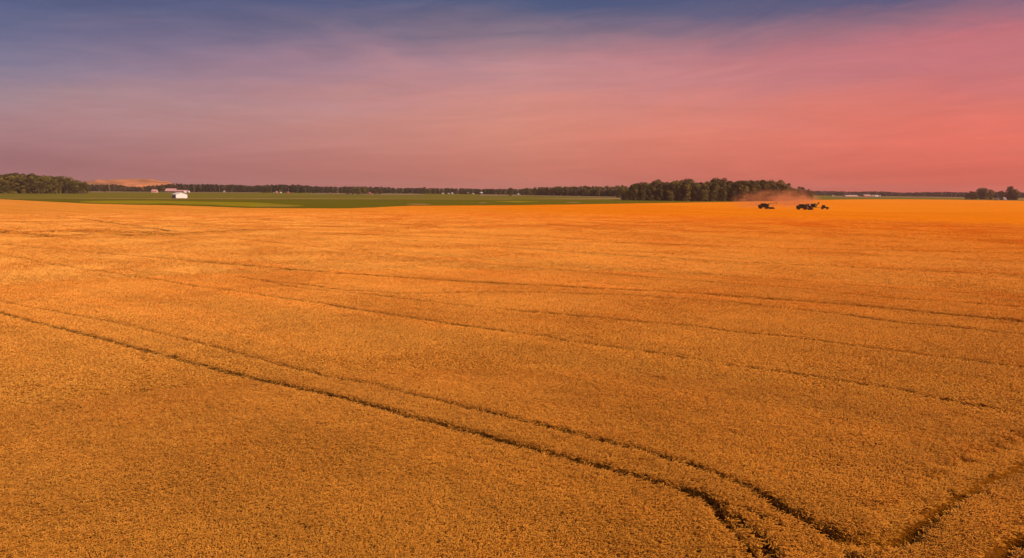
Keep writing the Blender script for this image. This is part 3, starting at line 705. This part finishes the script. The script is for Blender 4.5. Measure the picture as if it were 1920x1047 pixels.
def long_shed(x0, x1, py, hpx, wm, rm, label):
    a, b = gp(x0, py), gp(x1, py); d = b - a; Ls = d.length; W = 12.; Hh = hpx * a.y / F
    rz = math.atan2(-d.x, d.y)
    # local +Y along d, front gable at a
    nrm = Vector((-d.y, d.x, 0)).normalized()
    return barn('shed', a + nrm * W / 2, rz, W, Ls, Hh * .55, Hh * .45, wm, rm, label, cat='shed', eave=.3,
                windows=tuple(('R', Ls * k / 6, Hh * .3, 2.5, .9) for k in range(1, 6)), doors=(('d', 0, 0, 2.6, 2.6, M_dkdoor),))
M_pinkw = mat('pink_white_metal', (.58, .34, .30), .5, .1, .3)
long_shed(1586, 1609, 368.8, 2.6, M_pinkw, M_pinkw, 'long pale pink poultry shed on the right horizon')
long_shed(1621, 1634, 368.8, 3.4, M_red, M_pinkw, 'red barn with pinkish roof on the right horizon')
long_shed(1641, 1649, 368.9, 2.8, M_whroof, M_pinkw, 'short pale shed right of the red far barn')
small(1637, 368.9, 3, 3, M_white, M_whroof, 'small white shed joined to the red far barn', 'shed')
small(1650.5, 369, 2.4, 2.6, M_white, M_whroof, 'tiny white shed at the right end of the pale sheds', 'shed')
small(1663, 368.4, 3.6, 3.4, M_white, M_whroof, 'separate white house right of the far sheds', 'house', chimney=True)
small(1879, 375.2, 9, 4.6, mat('grey_siding', (.28, .2, .19), .7, .1, 1), mat('grey_shingles', (.42, .33, .32), .7, .15, 1), 'grey roofed farm house under the right hand trees', 'house', rz=R(-60), L=9, chimney=True)
small(1886.5, 375.9, 3.2, 2.6, M_white, M_whroof, 'little white shed in front of the grey farm house', 'shed')
small(1871.6, 375.9, 2, 3.6, mat('pink_tank_paint', (.75, .5, .45), .5, .1, 1), M_whroof, 'narrow pink well house at the foot of the farm pole', 'shed')

# ------------------------------------------------------------------ poles
M_pole = mat('weathered_pole', (.52, .36, .28), .9, .15, 2)
M_ins = mat('insulator', (.5, .45, .4), .3)
def pole(px, base, top, label, arm=True, name='utility_pole', group='utility poles along the far road'):
    p = gp(px, base); h = (base - top) * p.y / F
    root = empty(name, p, random.uniform(-.3, .3) + (0 if arm else 0)); tag(root, label, 'pole', group)
    w = p.y / 2600.
    MB().tube([(0, 0, -.3), (0, 0, h)], [.22 * w * 1.5, .15 * w * 1.5], 8).build('post', M_pole, root)
    if arm:
        a = MB().box((0, 0, h - .7), (2.4, .14, .16)).build('crossarm', M_pole, root)
        for x in (-1.05, -.4, .4, 1.05):
            MB().tube([(x, 0, h - .62), (x, 0, h - .38)], .06, 6).build('insulator', M_ins, a)
pl = [(206, 361.2, 348.8, 'pole in front of the mound, beside the small round tree'), (364.2, 361, 348.2, 'pole just right of the white barn'), (411.4, 361, 351.2, 'pole left of the lone little white house'),
      (456.6, 361, 350.2, 'pole halfway between the lone white house and the red farm houses'), (499.6, 361.6, 351.2, 'pole at the left edge of the red farm houses'), (524.4, 362.4, 356, 'short pole between the salmon house and the tiny white shed'),
      (540.8, 362.4, 353.8, 'pole behind the low wide red house'), (573.6, 362.4, 352.4, 'first pole right of the red farm houses'), (605.6, 363.2, 355.4, 'second pole right of the red farm houses'),
      (633.8, 364, 353.8, 'pole right of the tiny red shed on the pale field'), (744.4, 364, 355.4, 'pole right of the dark tree clump, left one of two'), (773.8, 364.6, 355.2, 'pole right of the dark tree clump, right one of two'),
      (856.6, 364.6, 356.6, 'pole beside the small white house of the middle farm'), (1546, 373.6, 361.2, 'pole above the tractor at the right of the machines'), (1620.8, 373.6, 368, 'short pole in the gap left of the far red barn'),
      (1698.6, 373.6, 366, 'thin pole in the empty field right of the far sheds'), (1782.8, 373.8, 363.4, 'thin pole left of the right hand tree clump'), (1870.2, 375.6, 364.2, 'pale farm pole rising among the right hand trees')]
for a in pl: pole(a[0], a[1], a[2], 'weathered utility ' + a[3])
for k, (x, b, t, l) in enumerate([(13, 363.5, 359.5, 'first short pale post'), (73, 364, 355.4, 'tallest pale post'), (90.2, 364, 357.6, 'second tallest pale post'), (107, 363.8, 357.4, 'slim pale post left of a close pair'), (122.4, 363.8, 359.6, 'shorter post of the close pair'),
                                  (126.2, 363.8, 356.2, 'taller post of the close pair'), (150.2, 363.8, 357.6, 'post before the thin right end of the wood'), (154, 363.8, 356.4, 'leaning post before the thin right end'), (160, 363.8, 358.6, 'last post past the wood corner')]):
    pole(x, b, t, l + ' in front of the far left wood', arm=False, name='wooden_post', group='pale posts before the far left wood')

# dark trailer beside big wood corner
root = empty('trailer', gp(1160.5, 371.4), R(4)); tag(root, 'dark farm trailer parked left of the small white shed', 'trailer')
MB().box((0, 0, 1.35), (7.4, 2.2, 1.0)).build('bed', M_dkdoor, root, bevel=.05)
MB().box((4.6, 0, .75), (2.2, .15, .15)).build('drawbar', M_galv, root)
M_tyre = mat('tyre_rubber', (.02, .018, .016), .85)
M_yrim = mat('yellow_rim', (.20, .13, .015), .5)
def wheel(parent, x, y, r, w, rim=M_yrim, lug=True):
    t = MB(); n = 28; s = 1 if y > 0 else -1
    prof = [(r * .55, -w / 2), (r * .93, -w / 2), (r, -w * .3), (r, w * .3), (r * .93, w / 2), (r * .55, w / 2)]
    vs = []; fs = []
    for k in range(n):
        a = 2 * math.pi * k / n
        for q, b in prof: vs.append((x + q * math.cos(a), y + b, r + q * math.sin(a)))
    m = len(prof)
    for k in range(n):
        for j in range(m): fs.append((k * m + j, k * m + (j + 1) % m, ((k + 1) % n) * m + (j + 1) % m, ((k + 1) % n) * m + j))
    t.add(vs, fs)
    if lug:
        for k in range(0, n):
            a = 2 * math.pi * k / n; ca_, sa_ = math.cos(a), math.sin(a); q = r * 1.01
            t.box((x + q * ca_, y + (w * .18 if k % 2 else -w * .18), r + q * sa_), (.09, w * .45, .09))
    tt = t.build('tyre', M_tyre)
    rr = MB(); rr.tube([(x, y - w * .32, r), (x, y + w * .32, r)], r * .56, 20); rr.tube([(x, y + s * w * .32, r), (x, y + s * w * .45, r)], r * .2, 12)
    ri = rr.build('rim', rim)
    we = bpy.data.objects.new('wheel', None); COL.objects.link(we); we.parent = parent; tt.parent = we; ri.parent = we
for x in (-1.6, -.6):
    for y in (-1.15, 1.15): wheel(root, x, y, .45, .3, M_galv, False)

# ------------------------------------------------------------------ harvest machines
M_mgreen = mat('green_machine_paint', (.030, .052, .005), .6, .15, 1.2, spec=.4)
M_mdark = mat('black_machine_parts', (.014, .010, .009), .9, spec=.1)
M_myel = mat('yellow_machine_paint', (.26, .17, .02), .5, .1, 2)
M_cabg = mat('tinted_cab_glass', (.03, .035, .03), .1, spec=.6)
M_tank = mat('black_tank_extension', (.012, .009, .009), .9, spec=.1)
def combine(p, rz, label):
    root = empty('combine_harvester', p, rz); tag(root, label, 'combine harvester', 'combine harvesters cutting the wheat')
    b = MB()
    b.prism([(-4.3, 1.55), (-4.5, 2.9), (-3.6, 3.05), (1.0, 3.1), (1.2, 2.6), (1.3, 1.1), (-1.2, .95), (-2.6, 1.2)], -1.35, 1.35)
    body = b.build('body', M_mgreen, root, bevel=.08)
    MB().box((-1.4, -1.38, 2.15), (4.6, .06, 1.1)).build('side_panel', M_mgreen, body)
    MB().box((-1.4, -1.42, 1.95), (4.6, .05, .16)).build('stripe', M_myel, body)
    MB().box((-4.0, 0, 1.35), (1.1, 2.2, 1.1)).build('straw_spreader', M_mdark, root, bevel=.1)
    t = MB()
    t.add([(-2.4, -1.0, 3.1), (.6, -1.0, 3.1), (.6, 1.0, 3.1), (-2.4, 1.0, 3.1), (-2.9, -1.55, 3.95), (.95, -1.55, 3.95), (.95, 1.55, 3.95), (-2.9, 1.55, 3.95)],
          [(0, 1, 5, 4), (1, 2, 6, 5), (2, 3, 7, 6), (3, 0, 4, 7), (3, 2, 1, 0), (4, 5, 6, 7)])
    t.build('grain_tank', M_tank, root)
    c = MB(); c.prism([(1.15, 1.6), (2.7, 1.6), (3.0, 2.5), (2.75, 3.35), (1.15, 3.35)], -1.0, 1.0)
    cab = c.build('cab', M_cabg, root, bevel=.06)
    MB().box((1.95, 0, 3.47), (2.2, 2.2, .2)).build('cab_roof', M_mgreen, cab, bevel=.06)
    for x, z0, z1 in ((1.2, 1.6, 3.36), (2.8, 1.7, 3.36)):
        for s in (-1, 1): MB().box((x, s * 1.03, (z0 + z1) / 2), (.12, .08, z1 - z0)).build('cab_post', M_mgreen, cab)
    for s in (-1, 1): MB().box((3.0, s * 1.5, 3.0), (.08, .3, .5)).build('mirror', M_mdark, cab)
    l = MB()
    for k in range(6): l.box((1.9, -1.65, .5 + .28 * k), (.6, .35, .05))
    l.box((1.6, -1.65, 1.3), (.05, .05, 1.9)).box((2.2, -1.65, 1.3), (.05, .05, 1.9)); l.build('ladder', M_myel, root)
    MB().prism([(2.2, 1.0), (2.2, 1.9), (4.6, .95), (4.5, .35)], -.75, .75).build('feeder_house', M_mgreen, root, bevel=.04)
    h = MB(); h.prism([(4.4, .18), (4.4, 1.25), (4.75, 1.3), (4.8, .5), (6.0, .2), (6.0, .12)], -4.6, 4.6)
    hd = h.build('header', M_mdark, root)
    for s in (-1, 1): MB().prism([(4.3, .15), (4.5, 1.2), (5.4, .9), (6.6, .15)], s * 4.6 - .12, s * 4.6 + .12).build('divider', M_mgreen, hd)
    rl = MB(); rl.tube([(5.5, -4.4, 1.05), (5.5, 4.4, 1.05)], .07, 8)
    for k in range(6):
        a = k * math.pi / 3
        rl.box((5.5 + .5 * math.cos(a), 0, 1.05 + .5 * math.sin(a)), (.06, 8.7, .06))
        for y in (-4.3, -1.5, 1.5, 4.3): rl.tube([(5.5, y, 1.05), (5.5 + .5 * math.cos(a), y, 1.05 + .5 * math.sin(a))], .03, 5)
    rl.build('reel', M_mdark, hd)
    au = MB().tube([(.4, 1.3, 3.2), (1.3, 2.2, 3.65), (6.4, 5.4, 4.55), (6.9, 5.75, 4.5)], [.24, .2, .18, .16], 10).build('unloading_auger', M_myel, root)
    MB().tube([(6.85, 5.7, 4.6), (7.1, 5.85, 4.0)], [.26, .3], 10).build('spout', M_tank, au)
    MB().tube([(-2.9, .8, 3.05), (-2.9, .8, 4.0)], .09, 8).build('exhaust_pipe', M_mdark, root)
    for s in (-1, 1):
        wheel(root, 1.5, s * 1.85, .98, .75); wheel(root, -3.0, s * 1.5, .66, .5)
    return root
def heading(px, deg): return az_of(px) * -1 + R(deg)
c1 = combine(gp(1433.5, 391.9, .12), R(-36), 'green combine harvester working alone, left of the other machines')
c2 = combine(gp(1505.5, 393.6, .12), R(-36), 'green combine harvester unloading beside the grain cart')
# grain cart
def grain_cart(p, rz):
    root = empty('grain_cart', p, rz); tag(root, 'dark grain cart with raised auger between combine and tractor', 'grain cart')
    h = MB()
    h.add([(-3.0, -1.0, 1.2), (2.4, -1.0, 1.2), (2.4, 1.0, 1.2), (-3.0, 1.0, 1.2), (-3.6, -1.6, 2.4), (3.1, -1.6, 2.4), (3.1, 1.6, 2.4), (-3.6, 1.6, 2.4),
           (-3.7, -1.65, 3.35), (3.2, -1.65, 3.35), (3.2, 1.65, 3.35), (-3.7, 1.65, 3.35)],
          [(3, 2, 1, 0), (0, 1, 5, 4), (1, 2, 6, 5), (2, 3, 7, 6), (3, 0, 4, 7), (4, 5, 9, 8), (5, 6, 10, 9), (6, 7, 11, 10), (7, 4, 8, 11), (8, 9, 10, 11)])
    hp = h.build('hopper', M_tank, root)
    MB().box((-1.6, -1.63, 2.5), (1.0, .12, .95)).build('side_window', mat('grain_behind_window', (.85, .42, .26), .6), hp)
    MB().box((2.3, -1.64, 2.55), (1.0, .1, 1.5)).build('end_panel', mat('light_green_panel', (.22, .26, .04), .5), hp)
    MB().box((0, 0, .95), (6.0, 1.2, .25)).build('frame', M_mgreen, root)
    MB().box((4.3, 0, .8), (3.2, .25, .22)).build('drawbar', M_mgreen, root)
    au = MB().tube([(2.6, -1.2, 1.0), (3.3, -1.5, 2.9), (3.6, -1.6, 4.0)], [.25, .22, .2], 10).build('auger', M_myel, root)
    MB().prism([(3.4, 3.5), (4.2, 3.4), (4.35, 4.3), (3.6, 4.45)], -1.95, -1.25).build('spout', M_tank, au)
    for s in (-1, 1): wheel(root, -.5, s * 1.75, .95, .8)
    root.scale = (1.12,) * 3
    return root
grain_cart(gp(1521.5, 391.7, .12), R(-8))
def tractor(p, rz):
    root = empty('tractor', p, rz); tag(root, 'low green tractor in front of the grain cart, rightmost machine', 'tractor')
    MB().prism([(.6, .95), (.6, 2.0), (1.2, 2.05), (3.1, 1.75), (3.3, 1.2), (3.2, .8)], -.55, .55).build('hood', M_mgreen, root, bevel=.06)
    MB().prism([(-1.9, .9), (-1.9, 1.5), (.7, 1.7), (.7, .8)], -.6, .6).build('chassis', M_mdark, root)
    cab = MB().prism([(-1.4, 1.5), (.55, 1.5), (.75, 2.2), (.5, 3.0), (-1.3, 3.0)], -.85, .85).build('cab', M_cabg, root, bevel=.05)
    MB().box((-.4, 0, 3.1), (2.1, 1.9, .18)).build('cab_roof', M_mgreen, cab, bevel=.05)
    for x in (-1.35, .6):
        for s in (-1, 1): MB().box((x, s * .87, 2.25), (.1, .08, 1.5)).build('cab_post', M_mgreen, cab)
    MB().tube([(.9, .65, 1.8), (.9, .65, 3.0)], .07, 8).build('exhaust_pipe', M_mdark, root)
    MB().box((3.5, 0, 1.05), (.5, .9, .5)).build('front_weights', M_mdark, root)
    for s in (-1, 1):
        MB().prism([(-2.1, 1.7), (-1.6, 2.0), (-.3, 2.0), (.1, 1.6), (.1, 1.5), (-.4, 1.85), (-1.5, 1.85), (-2.0, 1.6)], s * 1.25 - .35, s * 1.25 + .35).build('fender', M_mgreen, root)
        wheel(root, -.95, s * 1.3, .92, .6); wheel(root, 2.3, s * 1.15, .7, .5)
    return root
tractor(gp(1544.5, 392.9, .12), R(-22))

# ------------------------------------------------------------------ dust
def vol_mat(name, col, dens, scale, thresh, shape=True, aniso=.2):
    m = bpy.data.materials.new(name); m.use_nodes = True; nt = m.node_tree; N, L = nt.nodes, nt.links
    N.remove(N['Principled BSDF']); v = N.new('ShaderNodeVolumePrincipled'); L.new(v.outputs[0], N['Material Output'].inputs['Volume'])
    v.inputs['Color'].default_value = (*col, 1); v.inputs['Anisotropy'].default_value = aniso
    if not shape: v.inputs['Density'].default_value = dens; return m
    tc = N.new('ShaderNodeTexCoord'); nz = N.new('ShaderNodeTexNoise'); nz.inputs['Scale'].default_value = scale; nz.inputs['Detail'].default_value = 3
    L.new(tc.outputs['Object'], nz.inputs['Vector'])
    ln = N.new('ShaderNodeVectorMath'); ln.operation = 'LENGTH'; L.new(tc.outputs['Object'], ln.inputs[0])
    fo = N.new('ShaderNodeMapRange'); fo.inputs['From Min'].default_value = 1.0; fo.inputs['From Max'].default_value = .35; fo.interpolation_type = 'SMOOTHSTEP'
    L.new(ln.outputs['Value'], fo.inputs['Value'])
    nr = N.new('ShaderNodeMapRange'); nr.inputs['From Min'].default_value = thresh; nr.inputs['From Max'].default_value = thresh + .25; L.new(nz.outputs['Fac'], nr.inputs['Value'])
    q = N.new('ShaderNodeMath'); q.operation = 'MULTIPLY'; L.new(fo.outputs[0], q.inputs[0]); L.new(nr.outputs[0], q.inputs[1])
    q2 = N.new('ShaderNodeMath'); q2.operation = 'MULTIPLY'; L.new(q.outputs[0], q2.inputs[0]); q2.inputs[1].default_value = dens
    L.new(q2.outputs[0], v.inputs['Density']); return m
def dust(px, py, dist_scale, half, dens, scale, label, thresh=.4):
    p = gp(px, py); p = p * dist_scale; p.z = half[2] * .25
    m = MB(); n = 16; vs = []; fs = []
    for i_ in range(n + 1):
        th_ = math.pi * i_ / n
        for k in range(2 * n):
            a = math.pi * k / n; vs.append((math.sin(th_) * math.cos(a), math.sin(th_) * math.sin(a), math.cos(th_)))
    for i_ in range(n):
        for k in range(2 * n): fs.append((i_ * 2 * n + k, i_ * 2 * n + (k + 1) % (2 * n), (i_ + 1) * 2 * n + (k + 1) % (2 * n), (i_ + 1) * 2 * n + k))
    m.add(vs, fs); o = m.build('dust', vol_mat('dust_in_air', (.96, .43, .19), dens, scale, thresh))
    o.location = p; o.scale = half; o.rotation_euler = (0, 0, -az_of(px)); tag(o, label, 'dust', None, 'stuff')
DUST = True
if DUST:
    dust(1452, 388, 1.10, (46, 26, 14), .058, 3.0, 'brown harvest dust hanging before the big wood')
    dust(1492, 388, 1.12, (28, 22, 14), .062, 3.0, 'second dust puff behind the unloading combine')
    dust(1408, 391, 1.01, (18, 10, 7), .07, 2.5, 'pale dust trailing low behind the lone combine')
    dust(1470, 392, 1.01, (18, 8, 5), .06, 2.5, 'low dust between the two combines')

# ------------------------------------------------------------------ haze
HAZE = True
if HAZE:
    hz = MB().box((0, 2100, 24.5), (7000, 4700, 51)).build('haze', vol_mat('haze_air', (.78, .56, .62), .000055, 1, 0, shape=False, aniso=0))
    tag(hz, 'thin purple evening haze over the farmland', 'haze', None, 'stuff')

# ------------------------------------------------------------------ light
SUN_AZ, SUN_EL = R(118), R(40)     # azimuth clockwise from the view direction (+Y)
sd = Vector((math.sin(SUN_AZ) * math.cos(SUN_EL), math.cos(SUN_AZ) * math.cos(SUN_EL), math.sin(SUN_EL)))
sl = bpy.data.lights.new('sun', 'SUN'); sl.energy = 4.6; sl.angle = R(.6); sl.color = (1, .80, .64)
so = bpy.data.objects.new('sun', sl); COL.objects.link(so); so.rotation_euler = sd.to_track_quat('Z', 'Y').to_euler(); so.location = (0, 0, 60)

w = bpy.data.worlds.new('World'); S.world = w; w.use_nodes = True
N, L = w.node_tree.nodes, w.node_tree.links
bg = N['Background']
sky = N.new('ShaderNodeTexSky'); sky.sky_type = 'NISHITA'; sky.sun_disc = False; sky.sun_elevation = SUN_EL; sky.sun_rotation = SUN_AZ
sky.dust_density = 3
tc = N.new('ShaderNodeTexCoord'); sp = N.new('ShaderNodeSeparateXYZ'); L.new(tc.outputs['Generated'], sp.inputs[0])
def lin(c): return tuple((v / 255 / 12.92 if v / 255 <= .04045 else ((v / 255 + .055) / 1.055) ** 2.4) for v in c)
# thin cirrus streaks: stretched noise over the dome, bending the height at which the colours change
def noise(scale, st_, rot, det=6, rough=.6, dist=0.0):
    m0 = N.new('ShaderNodeMapping'); m0.inputs['Rotation'].default_value = rot; L.new(tc.outputs['Generated'], m0.inputs[0])
    mp = N.new('ShaderNodeMapping'); mp.inputs['Scale'].default_value = st_
    L.new(m0.outputs[0], mp.inputs[0]); nz = N.new('ShaderNodeTexNoise'); nz.inputs['Scale'].default_value = scale
    nz.inputs['Detail'].default_value = det; nz.inputs['Roughness'].default_value = rough; nz.inputs['Distortion'].default_value = dist
    L.new(mp.outputs[0], nz.inputs['Vector']); return nz.outputs['Fac']
n1 = noise(1.0, (2.4, 2.4, 13), (0, R(2.5), 0), 7, .58, .9); n2 = noise(1.0, (6, 6, 42), (0, R(3.5), 0), 8, .62, 1.2)
def math_(op, a, b, c=None):
    q = N.new('ShaderNodeMath'); q.operation = op
    for i_, v in enumerate((a, b, c)):
        if v is None: continue
        if isinstance(v, (int, float)): q.inputs[i_].default_value = v
        else: L.new(v, q.inputs[i_])
    return q.outputs[0]
el = math_('MULTIPLY_ADD', math_('SUBTRACT', n1, .5), .065, sp.outputs['Z'])
el = math_('MULTIPLY_ADD', math_('SUBTRACT', n2, .5), .028, el)
# fade the bending out at the horizon
fade = N.new('ShaderNodeMapRange'); fade.inputs['From Max'].default_value = .10; L.new(sp.outputs['Z'], fade.inputs['Value'])
mxe = N.new('ShaderNodeMix'); mxe.data_type = 'FLOAT'; L.new(fade.outputs[0], mxe.inputs['Factor']); L.new(sp.outputs['Z'], mxe.inputs['A']); L.new(el, mxe.inputs['B'])
el = mxe.outputs['Result']
def ramp(cols):
    r = N.new('ShaderNodeValToRGB'); e = r.color_ramp.elements
    while len(e) < len(cols): e.new(.5)
    for k, (p_, c) in enumerate(cols): e[k].position = p_ * 2; e[k].color = (*lin(c), 1)
    sc_ = math_('MULTIPLY', el, 2.0); L.new(sc_, r.inputs[0]); return r.outputs[0]
left = ramp([(.0, (156, 106, 108)), (.03, (158, 112, 116)), (.066, (168, 129, 134)), (.102, (158, 135, 145)), (.138, (122, 121, 148)), (.175, (98, 107, 142)), (.215, (66, 86, 128)), (.32, (58, 78, 124))])
mid = ramp([(.0, (192, 115, 99)), (.03, (199, 122, 105)), (.083, (212, 138, 120)), (.125, (212, 142, 131)), (.168, (190, 138, 141)), (.208, (138, 118, 134)), (.250, (76, 90, 126)), (.36, (58, 78, 124))])
right = ramp([(.0, (205, 100, 84)), (.03, (214, 106, 90)), (.066, (228, 116, 100)), (.102, (220, 120, 110)), (.138, (200, 118, 122)), (.18, (196, 116, 124)), (.206, (150, 108, 126)), (.232, (92, 90, 124))])
xa = N.new('ShaderNodeMapRange'); xa.inputs['From Min'].default_value = -.62; xa.inputs['From Max'].default_value = .02; L.new(sp.outputs['X'], xa.inputs['Value'])
xb = N.new('ShaderNodeMapRange'); xb.inputs['From Min'].default_value = .0; xb.inputs['From Max'].default_value = .52; L.new(sp.outputs['X'], xb.inputs['Value'])
def mix(f, a, b):
    m = N.new('ShaderNodeMix'); m.data_type = 'RGBA'
    if isinstance(f, float): m.inputs['Factor'].default_value = f
    else: L.new(f, m.inputs['Factor'])
    L.new(a, m.inputs['A']); L.new(b, m.inputs['B']); return m.outputs['Result']
c = mix(xb.outputs[0], mix(xa.outputs[0], left, mid), right)
# brightness of the streaks
n3 = noise(1.0, (4, 4, 34), (0, R(3), 0), 8, .62, 1.3)
mr = N.new('ShaderNodeMapRange'); mr.inputs['From Min'].default_value = .3; mr.inputs['From Max'].default_value = .7; mr.inputs['To Min'].default_value = .94; mr.inputs['To Max'].default_value = 1.06
L.new(n3, mr.inputs['Value'])
hs = N.new('ShaderNodeHueSaturation'); L.new(c, hs.inputs['Color']); L.new(mr.outputs[0], hs.inputs['Value']); c = hs.outputs[0]
# higher up the open daylight sky takes over
skm = N.new('ShaderNodeMix'); skm.data_type = 'RGBA'; skm.blend_type = 'MULTIPLY'; skm.inputs['Factor'].default_value = 1; L.new(sky.outputs[0], skm.inputs['A'])
WS = .10
skm.inputs['B'].default_value = (.5, .5, .55, 1)
up = N.new('ShaderNodeMapRange'); up.inputs['From Min'].default_value = .26; up.inputs['From Max'].default_value = .6; L.new(sp.outputs['Z'], up.inputs['Value'])
gl = N.new('ShaderNodeMix'); gl.data_type = 'RGBA'; gl.blend_type = 'MULTIPLY'; gl.inputs['Factor'].default_value = 1; L.new(c, gl.inputs['A'])
gl.inputs['B'].default_value = (1 / WS, 1 / WS, 1 / WS, 1); gl.clamp_result = False
c = mix(up.outputs[0], gl.outputs['Result'], skm.outputs['Result'])
L.new(c, bg.inputs['Color']); bg.inputs['Strength'].default_value = WS

# ------------------------------------------------------------------ render look
S.view_settings.view_transform = 'Standard'; S.view_settings.look = 'None'; S.view_settings.gamma = 1; S.view_settings.exposure = 0
S.cycles.max_bounces = 6; S.cycles.diffuse_bounces = 3; S.cycles.glossy_bounces = 2; S.cycles.volume_bounces = 1; S.cycles.transparent_max_bounces = 8
S.cycles.sample_clamp_indirect = 2.5
S.cycles.use_denoising = True
